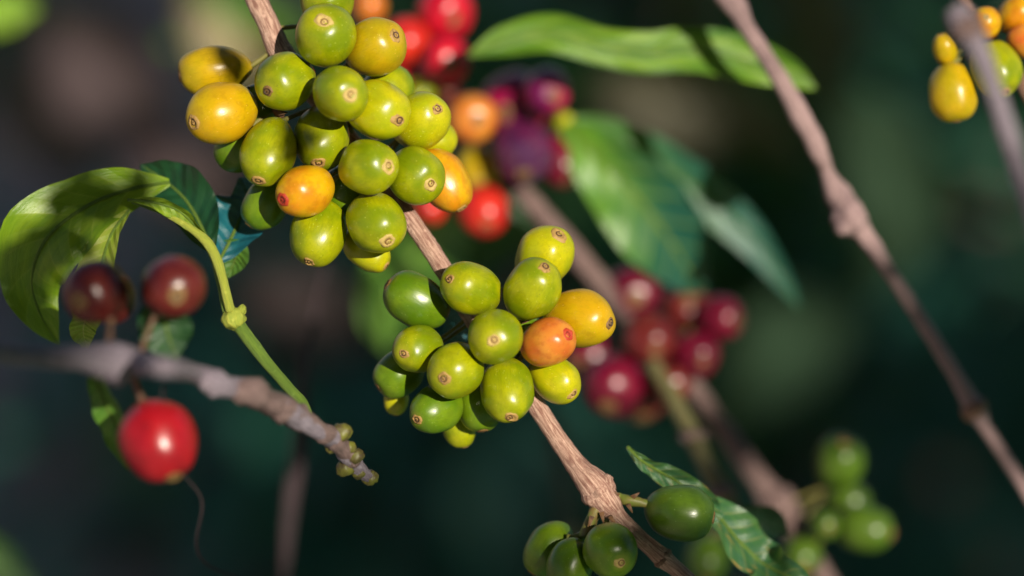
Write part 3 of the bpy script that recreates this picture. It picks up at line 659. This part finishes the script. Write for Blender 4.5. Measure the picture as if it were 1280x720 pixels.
GR = 'blurred leaves behind the red cherries'
leaf('long bright green wavy leaf at the top centre right', [(585, 70, 2, 68, 0), (630, 52, 20, 68, 0), (690, 42, 25, 68, 0), (750, 58, 24, 68, 0), (810, 66, 27, 68, 0), (865, 62, 29, 68, 0), (930, 74, 30, 68, 0), (985, 92, 19, 68, 0), (1022, 112, 1, 68, 0)], LF_N, wave=0.28, fold=0.25, seed=30, wf=1.6, group=GR)
leaf('broad green leaf hanging from the purple group down to the dark red bunch', [(702, 152, 4, 94, 0), (735, 185, 32, 92, 10), (790, 240, 54, 92, 15), (836, 300, 52, 96, 0), (864, 345, 27, 100, -10), (875, 368, 1, 102, 0)], LF_GRAD, lit=[(735, 185, 30), (770, 205, 30), (745, 225, 24), (795, 250, 25), (720, 170, 20)], wave=0.12, fold=0.22, seed=33, group=GR)
leaf('long narrow green leaf arching right and down behind the purple group', [(702, 150, 4, 98, 0), (745, 162, 20, 99, 5), (805, 196, 34, 100, 10), (875, 240, 32, 102, 10), (935, 292, 23, 103, 10), (975, 345, 13, 104, 10), (1000, 385, 1, 106, 0)], LF_GRAD2,  wave=0.1, fold=0.25, seed=36, group=GR)
leaf('pale bluish green leaf far behind the twig between the two bunches', [(575, 270, 20, 150, 0), (540, 300, 60, 152, 0), (500, 350, 50, 155, 0), (480, 400, 30, 158, 0), (485, 440, 2, 160, 0)], LF_MID, wave=0.1, seed=40, group=GR, rib=False)
leaf('broad green leaf far behind the red orange cherry', [(700, 300, 4, 160, 0), (640, 280, 46, 160, 0), (580, 290, 60, 160, 0), (530, 330, 2, 160, 0)], LF_DARK, wave=0.1, seed=41, group=GR, rib=False)
leaf('small teal leaf just behind the lower bunch at its left', [(552, 392, 2, 22, 0), (566, 400, 16, 22, 0), (572, 420, 14, 22, 0), (566, 440, 1, 22, 0)], LF_BLUE, wave=0.1, seed=43, group=GR, rib=False)

leaf('ragged green leaf tip with curled edge above the single shaded cherry', [(784, 558, 2, 8, 0), (800, 574, 8, 8, 25), (822, 588, 13, 9, 10), (850, 604, 17, 11, 0), (878, 628, 18, 13, 0), (900, 650, 8, 15, 0)], LF_WORN, lit=False, wave=0.35, fold=0.3, seed=50, wf=4, group='worn leaves at the bottom')
leaf('spotted worn leaf with yellow edges at the bottom right of the single shaded cherry', [(872, 618, 4, 12, 0), (898, 645, 25, 18, -30), (925, 678, 34, 20, -38), (955, 705, 32, 22, -30), (990, 722, 22, 15, 0), (1020, 735, 1, 16, 0)], LF_WORN, lit=[(900, 640, 8), (935, 690, 8), (975, 700, 10)], wave=0.22, fold=0.35, seed=53, wf=2.5, group='worn leaves at the bottom')
leaf('bluish leaf tip behind the spotted worn leaf', [(900, 640, 4, 50, 0), (935, 648, 18, 50, 0), (965, 655, 20, 50, 0), (985, 668, 1, 50, 0)], LF_TEAL, lit=False, wave=0.2, seed=55, group='worn leaves at the bottom', rib=False)
leaf('blurred green leaf tip in the top left corner', [(-40, 8, 20, 200, 0), (-5, 14, 30, 200, 0), (25, 12, 18, 200, 0), (48, 10, 1, 200, 0)], LF_BRT, wave=0.1, seed=60, rib=False)

GB = 'soft blurred leaves far behind'
leaf('soft olive brown leaf far behind the upper end of the main twig', [(235, -40, 10, 420, 0), (265, 10, 40, 420, 0), (300, 55, 52, 420, 0), (330, 110, 10, 420, 0)], LF_OLIVE, lit=[(280, 20, 25), (300, 60, 20)], rib=False, seed=61, group=GB)
leaf('soft pale green leaf far behind at the top edge left of the main twig', [(245, -20, 10, 330, 0), (290, 5, 22, 330, 0), (340, 30, 26, 330, 0), (400, 45, 2, 330, 0)], LF_MID, lit=[(300, 5, 14)], rib=False, seed=62, group=GB)
leaf('tiny round leaf added far behind as a soft bright spot, left of the upper bunch', [(204, 50, 4, 330, 0), (213, 57, 6, 330, 0), (222, 64, 3, 330, 0)], LF_MID, rib=False, seed=63, group=GB, nu=8)  # added only to give a blurred bright disc
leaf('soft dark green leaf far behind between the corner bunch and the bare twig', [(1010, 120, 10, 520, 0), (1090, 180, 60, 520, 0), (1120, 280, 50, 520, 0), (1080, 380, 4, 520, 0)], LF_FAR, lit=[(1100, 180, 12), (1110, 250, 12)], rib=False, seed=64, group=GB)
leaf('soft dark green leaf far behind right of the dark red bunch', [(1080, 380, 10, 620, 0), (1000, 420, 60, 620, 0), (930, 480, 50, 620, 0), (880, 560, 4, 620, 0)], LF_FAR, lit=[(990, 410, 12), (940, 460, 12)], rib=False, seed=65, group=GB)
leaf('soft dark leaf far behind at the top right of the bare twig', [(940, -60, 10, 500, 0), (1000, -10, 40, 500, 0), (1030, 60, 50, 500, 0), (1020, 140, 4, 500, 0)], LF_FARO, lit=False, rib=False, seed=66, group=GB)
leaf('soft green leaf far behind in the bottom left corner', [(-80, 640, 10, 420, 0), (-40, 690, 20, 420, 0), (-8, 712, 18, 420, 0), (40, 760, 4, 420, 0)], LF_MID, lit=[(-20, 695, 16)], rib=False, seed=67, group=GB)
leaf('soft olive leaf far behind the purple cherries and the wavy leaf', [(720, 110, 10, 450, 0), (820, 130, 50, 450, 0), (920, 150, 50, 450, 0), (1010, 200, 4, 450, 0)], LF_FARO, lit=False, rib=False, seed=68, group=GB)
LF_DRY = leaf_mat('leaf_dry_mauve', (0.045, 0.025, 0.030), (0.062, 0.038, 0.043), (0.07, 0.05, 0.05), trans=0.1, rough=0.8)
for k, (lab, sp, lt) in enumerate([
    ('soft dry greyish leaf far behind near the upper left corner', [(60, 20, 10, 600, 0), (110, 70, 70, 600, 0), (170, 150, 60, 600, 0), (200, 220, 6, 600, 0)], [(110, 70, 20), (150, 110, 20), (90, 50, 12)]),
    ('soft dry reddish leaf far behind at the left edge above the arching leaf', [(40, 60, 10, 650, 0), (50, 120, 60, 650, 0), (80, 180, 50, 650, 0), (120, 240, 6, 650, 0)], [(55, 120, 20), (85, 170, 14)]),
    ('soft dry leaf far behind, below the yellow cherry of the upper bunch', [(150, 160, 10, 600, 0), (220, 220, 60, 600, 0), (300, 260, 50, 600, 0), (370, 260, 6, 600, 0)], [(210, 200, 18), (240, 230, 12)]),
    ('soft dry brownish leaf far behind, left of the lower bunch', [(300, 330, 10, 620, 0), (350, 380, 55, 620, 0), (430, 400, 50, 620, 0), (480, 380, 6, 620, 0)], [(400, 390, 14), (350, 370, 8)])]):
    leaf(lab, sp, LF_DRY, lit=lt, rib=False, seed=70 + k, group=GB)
# thin stems far behind
def thin(label, spec, mat, name='thin_stem'):
    M = px_tube(spec, seg=10, sub=6, rough=0.1, seed=len(label)); o = mk(name, M[0], M[1], mat, None, M[2]); tag(o, label, 'stem'); return o
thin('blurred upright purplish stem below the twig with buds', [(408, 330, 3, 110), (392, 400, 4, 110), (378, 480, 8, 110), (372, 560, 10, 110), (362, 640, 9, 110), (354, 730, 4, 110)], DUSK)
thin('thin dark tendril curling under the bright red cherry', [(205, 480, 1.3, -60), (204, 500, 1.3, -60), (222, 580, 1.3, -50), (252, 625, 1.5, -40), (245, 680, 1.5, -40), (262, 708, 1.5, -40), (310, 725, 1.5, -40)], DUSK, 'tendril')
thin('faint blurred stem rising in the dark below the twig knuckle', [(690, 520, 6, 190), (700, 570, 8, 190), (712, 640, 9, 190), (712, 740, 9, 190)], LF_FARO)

# ------------------------------------------------------------------ ground and far vegetation
def ground_mat():
    t = NT('ground_soil'); g = t.n('ShaderNodeNewGeometry'); P = g.outputs['Position']
    n1 = t.noise(P, 1.3, 4, 0.6); n2 = t.noise(P, 9, 5, 0.65); n3 = t.noise(P, 60, 4, 0.7)
    soil = t.mix(t.ramp(n2, 0.35, 0.65), (0.26, 0.17, 0.15), (0.46, 0.36, 0.32))
    grn = t.mix(t.ramp(n2, 0.35, 0.65), (0.02, 0.13, 0.08), (0.045, 0.21, 0.12))
    sp = t.n('ShaderNodeSeparateXYZ'); t.put(sp.inputs[0], P)
    side = t.math('ADD', t.math('MULTIPLY', sp.outputs[0], 0.9), t.math('MULTIPLY', t.math('SUBTRACT', n1, 0.5), 2.2))
    col = t.mix(t.ramp(side, -0.35, 0.25), soil, grn)
    b = t.bsdf(col, 0.9, Normal=t.bump(t.math('ADD', n2, n3), 0.5, 0.02))
    return t.done(b.outputs[0])
gv = []; gf = []; ng = 90
for i in range(ng + 1):
    for j in range(ng + 1):
        f = lambda s: (abs(s) ** 3) * 400 * (1 if s > 0 else -1) + s * 6
        x, y = f(i / ng * 2 - 1), f(j / ng * 2 - 1) + 3
        h = 0.05 * noise.noise(Vector((x * 0.7, y * 0.7, 0))) + 0.02 * noise.noise(Vector((x * 3, y * 3, 4)))
        if math.hypot(x, y) > 15: h += (math.hypot(x, y) - 15) * 0.03 * (0.5 + noise.noise(Vector((x * 0.01, y * 0.01, 2))))
        gv.append((x, y, h))
for i in range(ng):
    for j in range(ng):
        gf.append((i * (ng + 1) + j, (i + 1) * (ng + 1) + j, (i + 1) * (ng + 1) + j + 1, i * (ng + 1) + j + 1))
g = mk('ground', gv, gf, ground_mat()); tag(g, kind='structure')

def leaf_cards(items):
    """items: (pos, dir, normal, length, width) -> small bent leaves with a fold, joined"""
    V, F, UV = [], [], []
    prof = [(0, 0.04), (0.2, 0.7), (0.45, 1.0), (0.72, 0.72), (1.0, 0.02)]
    for p, d, nn, ln, wd in items:
        d = d.normalized(); s = d.cross(nn).normalized(); nn = s.cross(d)
        o = len(V)
        for (u, h) in prof:
            c = p + d * (u * ln) - nn * (ln * 0.22 * u * u)
            for v in (-1, 0, 1):
                V.append(c + s * (v * h * wd * 0.5) + nn * (abs(v) * wd * 0.12 * h)); UV.append((u, v))
        for i in range(4):
            for k in (0, 1): F.append((o + i * 3 + k, o + i * 3 + k + 1, o + i * 3 + k + 4, o + i * 3 + k + 3))
    return V, F, UV
rnd = random.Random(11)
def rv(): 
    while True:
        v = Vector((rnd.uniform(-1, 1), rnd.uniform(-1, 1), rnd.uniform(-1, 1)))
        if 0.05 < v.length < 1: return v.normalized()
def shrub(label, x, y, h, w, n, mat, group='coffee shrubs in the background', ll=0.13):
    r = empty('coffee_shrub', (x, y, 0)); tag(r, label, 'shrub', group)
    stems = []; items = []
    for k in range(5):
        a = rnd.uniform(0, 6.28); q = Vector((math.cos(a), math.sin(a), 0)) * w * 0.45 * rnd.uniform(0.3, 1)
        pts = [Vector((0, 0, -0.02)), q * 0.3 + Vector((0, 0, h * 0.35)), q * 0.7 + Vector((0, 0, h * 0.7)), q + Vector((0, 0, h * rnd.uniform(0.85, 1)))]
        stems.append(tube(pts, [0.014, 0.011, 0.008, 0.004], seg=8, sub=5, freq=20))
        for j in range(n // 5):
            t = rnd.uniform(0.15, 1); i = min(2, int(t * 3)); f = t * 3 - i
            b = pts[i].lerp(pts[i + 1], f) if i < 3 else pts[3]
            d = rv(); d.z *= 0.45; d.normalize()
            p = b + d * rnd.uniform(0.02, w * 0.5 * (1.15 - 0.6 * t))
            dd = (d + rv() * 0.5); dd.z -= 0.3
            nn = (Vector((0, 0, 1)) + rv() * 0.5).normalized()
            items.append((p, dd, nn, ll * rnd.uniform(0.7, 1.25), ll * 0.42 * rnd.uniform(0.8, 1.2)))
    M = joinm(*stems); mk('stems', M[0], M[1], BARK3, r, M[2])
    M = leaf_cards(items); mk('foliage', M[0], M[1], mat, r, M[2])
shrub('dark coffee shrub far behind at the right', 0.75, 2.55, 1.05, 0.9, 650, LF_SHA)
shrub('low dark green shrub far behind the right hand twig', 0.25, 3.0, 0.62, 1.0, 600, LF_SHB)
shrub('dark shrub filling the upper right background', 0.95, 3.9, 1.15, 1.3, 800, LF_SHB)
shrub('low shrub behind the lower centre of the picture', -0.15, 2.6, 0.40, 0.7, 350, LF_SHA)
shrub('dark shrub at the upper left background', -0.95, 4.3, 0.55, 0.8, 400, LF_SHB)

# litter of fallen leaves
items = []
for k in range(1500):
    x = rnd.uniform(-3.5, 2.0); y = rnd.uniform(1.2, 7.5)
    d = rv(); d.z = 0.05
    items.append((Vector((x, y, 0.05 + rnd.uniform(0, 0.03))), d, (Vector((0, 0, 1)) + rv() * 0.35).normalized(), rnd.uniform(0.07, 0.15), rnd.uniform(0.03, 0.06)))
M = leaf_cards(items)
o = mk('leaf_litter', M[0], M[1], simple_mat('litter_brown', (0.42, 0.25, 0.20), (0.22, 0.12, 0.10), 12, 0.8), None, M[2]); tag(o, 'brown fallen leaves scattered on the ground', 'leaf litter', kind='stuff')

# ------------------------------------------------------------------ added sun blocker in tree form, unseen behind the camera: its crown lets the sun through a few gaps
SU = SUNV.cross(Vector((0, 0, 1))).normalized() * -1; SV_ = SUNV.cross(SU).normalized()
if SV_.z < 0: SV_ = -SV_
C0 = at(640, 360, 0)
holes = [((p - C0).dot(SU), (p - C0).dot(SV_), r) for p, r in LIT]
nholes = list(holes)
for px, py, z, r in [(336, 30, 6, .004), (530, 300, 4, .004), (560, 345, 4, .004), (690, 540, 2, .004), (720, 580, 1, .004), (745, 610, 0, .005), (690, 282, 95, .005), (735, 335, 95, .005), (868, 486, 100, .004),
                     (910, 548, 100, .004), (920, 8, 55, .004), (975, 100, 55, .005), (1010, 160, 55, .005), (1060, 268, 58, .006), (300, 490, -48, .005), (330, 500, -42, .005), (365, 520, -34, .005), (400, 545, -24, .005), (430, 565, -14, .004), (290, 398, 0, .003), (270, 330, 0, .003), (972, 630, 98, .004)]:
    p = at(px, py, z); holes.append(((p - C0).dot(SU), (p - C0).dot(SV_), r))
for q in range(12): p = at(905 + q * 12, 0 + q * 23, 55); holes.append(((p - C0).dot(SU), (p - C0).dot(SV_), .006))
items = []; hz = []
def blocked(a, b, m):
    for (x, y, r) in holes:
        if (a - x) ** 2 + (b - y) ** 2 < (r + m) ** 2: return True
    return False
for k in range(14000):
    a = rnd.uniform(-1.7, 1.7); b = rnd.uniform(-0.9, 2.1)
    near = abs(a) < 0.35 and abs(b) < 0.35
    ln = rnd.uniform(0.05, 0.08) if near else rnd.uniform(0.09, 0.15)
    if k % 3 == 0: a = rnd.uniform(-0.35, 0.35); b = rnd.uniform(-0.3, 0.3); ln = rnd.uniform(0.03, 0.05)
    s = rnd.uniform(1.15, 2.3)
    ctr = C0 + SUNV * s + SU * a + SV_ * b
    if ctr.z < 0.1: continue
    if blocked(a, b, ln * 0.42): continue
    d = (SU * rnd.uniform(-1, 1) + SV_ * rnd.uniform(-1, 1) + SUNV * rnd.uniform(-0.4, 0.4)).normalized()
    nn = (SUNV + rv() * 0.6).normalized()
    items.append((ctr - d * ln * 0.5, d, nn, ln, ln * 0.5))
tw_pts = []  # small loose leaves below are added to throw shade on chosen spots
for px, py in [(72, 262), (84, 250), (96, 238), (130, 262), (112, 270), (150, 246), (100, 308), (62, 325), (44, 335), (30, 350), (30, 372), (45, 395), (60, 410), (20, 335), (52, 365), (75, 300), (130, 248), (40, 310), (176, 230), (344, 190), (350, 178), (338, 202), (176, 246), (280, 72), (292, 92), (60, 300)]:
    p = at(px, py, 4)
    for q in range(2):
        d = (SU * rnd.uniform(-1, 1) + SV_ * rnd.uniform(-1, 1)).normalized(); ln = rnd.uniform(0.009, 0.013)
        c = p + SUNV * rnd.uniform(0.46, 0.6) + (SU * rnd.uniform(-1, 1) + SV_ * rnd.uniform(-1, 1)) * 0.001
        items.append((c - d * ln * 0.5, d, (SUNV + rv() * 0.3).normalized(), ln, ln * 0.6))
for px, py, z in [(1085, 300, 58), (1122, 355, 58), (1155, 405, 60), (1188, 458, 60), (1222, 515, 60), (1262, 580, 60),
                  (915, 552, 100), (800, 672, 0), (828, 698, 0), (850, 715, 0)]:  # more added leaves, keeping these stretches of twig out of the sun
    p = at(px, py, z); a = (p - C0).dot(SU); b = (p - C0).dot(SV_)
    for q in range(5):
        d = (SU * rnd.uniform(-1, 1) + SV_ * rnd.uniform(-1, 1)).normalized(); ln = rnd.uniform(0.018, 0.026)
        a2 = a + rnd.uniform(-1, 1) * 0.006; b2 = b + rnd.uniform(-1, 1) * 0.006
        if any((a2 - x) ** 2 + (b2 - y) ** 2 < (r * 0.8 + 0.004) ** 2 for x, y, r in nholes): continue
        c = C0 + SUNV * rnd.uniform(1.0, 1.2) + SU * a2 + SV_ * b2
        items.append((c - d * ln * 0.5, d, (SUNV + rv() * 0.3).normalized(), ln, ln * 0.6))
base = C0 + SUNV * 2.2; base.z = 0
tr = empty('added_sun_blocker', base); tag(tr, 'added leafy sun blocker, out of view behind the viewer, shaping the sunlight', 'tree')
M = leaf_cards([(p - base, d, n_, l, w_) for p, d, n_, l, w_ in items]); mk('blocker_leaves', M[0], M[1], LF_DARK, tr, M[2])
V = tube([Vector((0.5, -0.1, -0.05)), Vector((0.48, -0.15, 0.8)), Vector((0.55, -0.1, 1.6)), Vector((0.5, 0, 2.4)), Vector((0.45, 0, 3.2))], [0.09, 0.075, 0.065, 0.05, 0.03], seg=16, sub=6, rough=0.1, freq=8)
mk('blocker_trunk', V[0], V[1], BARK3, tr, V[2])

# ------------------------------------------------------------------ render settings
S.render.engine = 'CYCLES'
S.cycles.max_bounces = 6
S.cycles.use_denoising = True
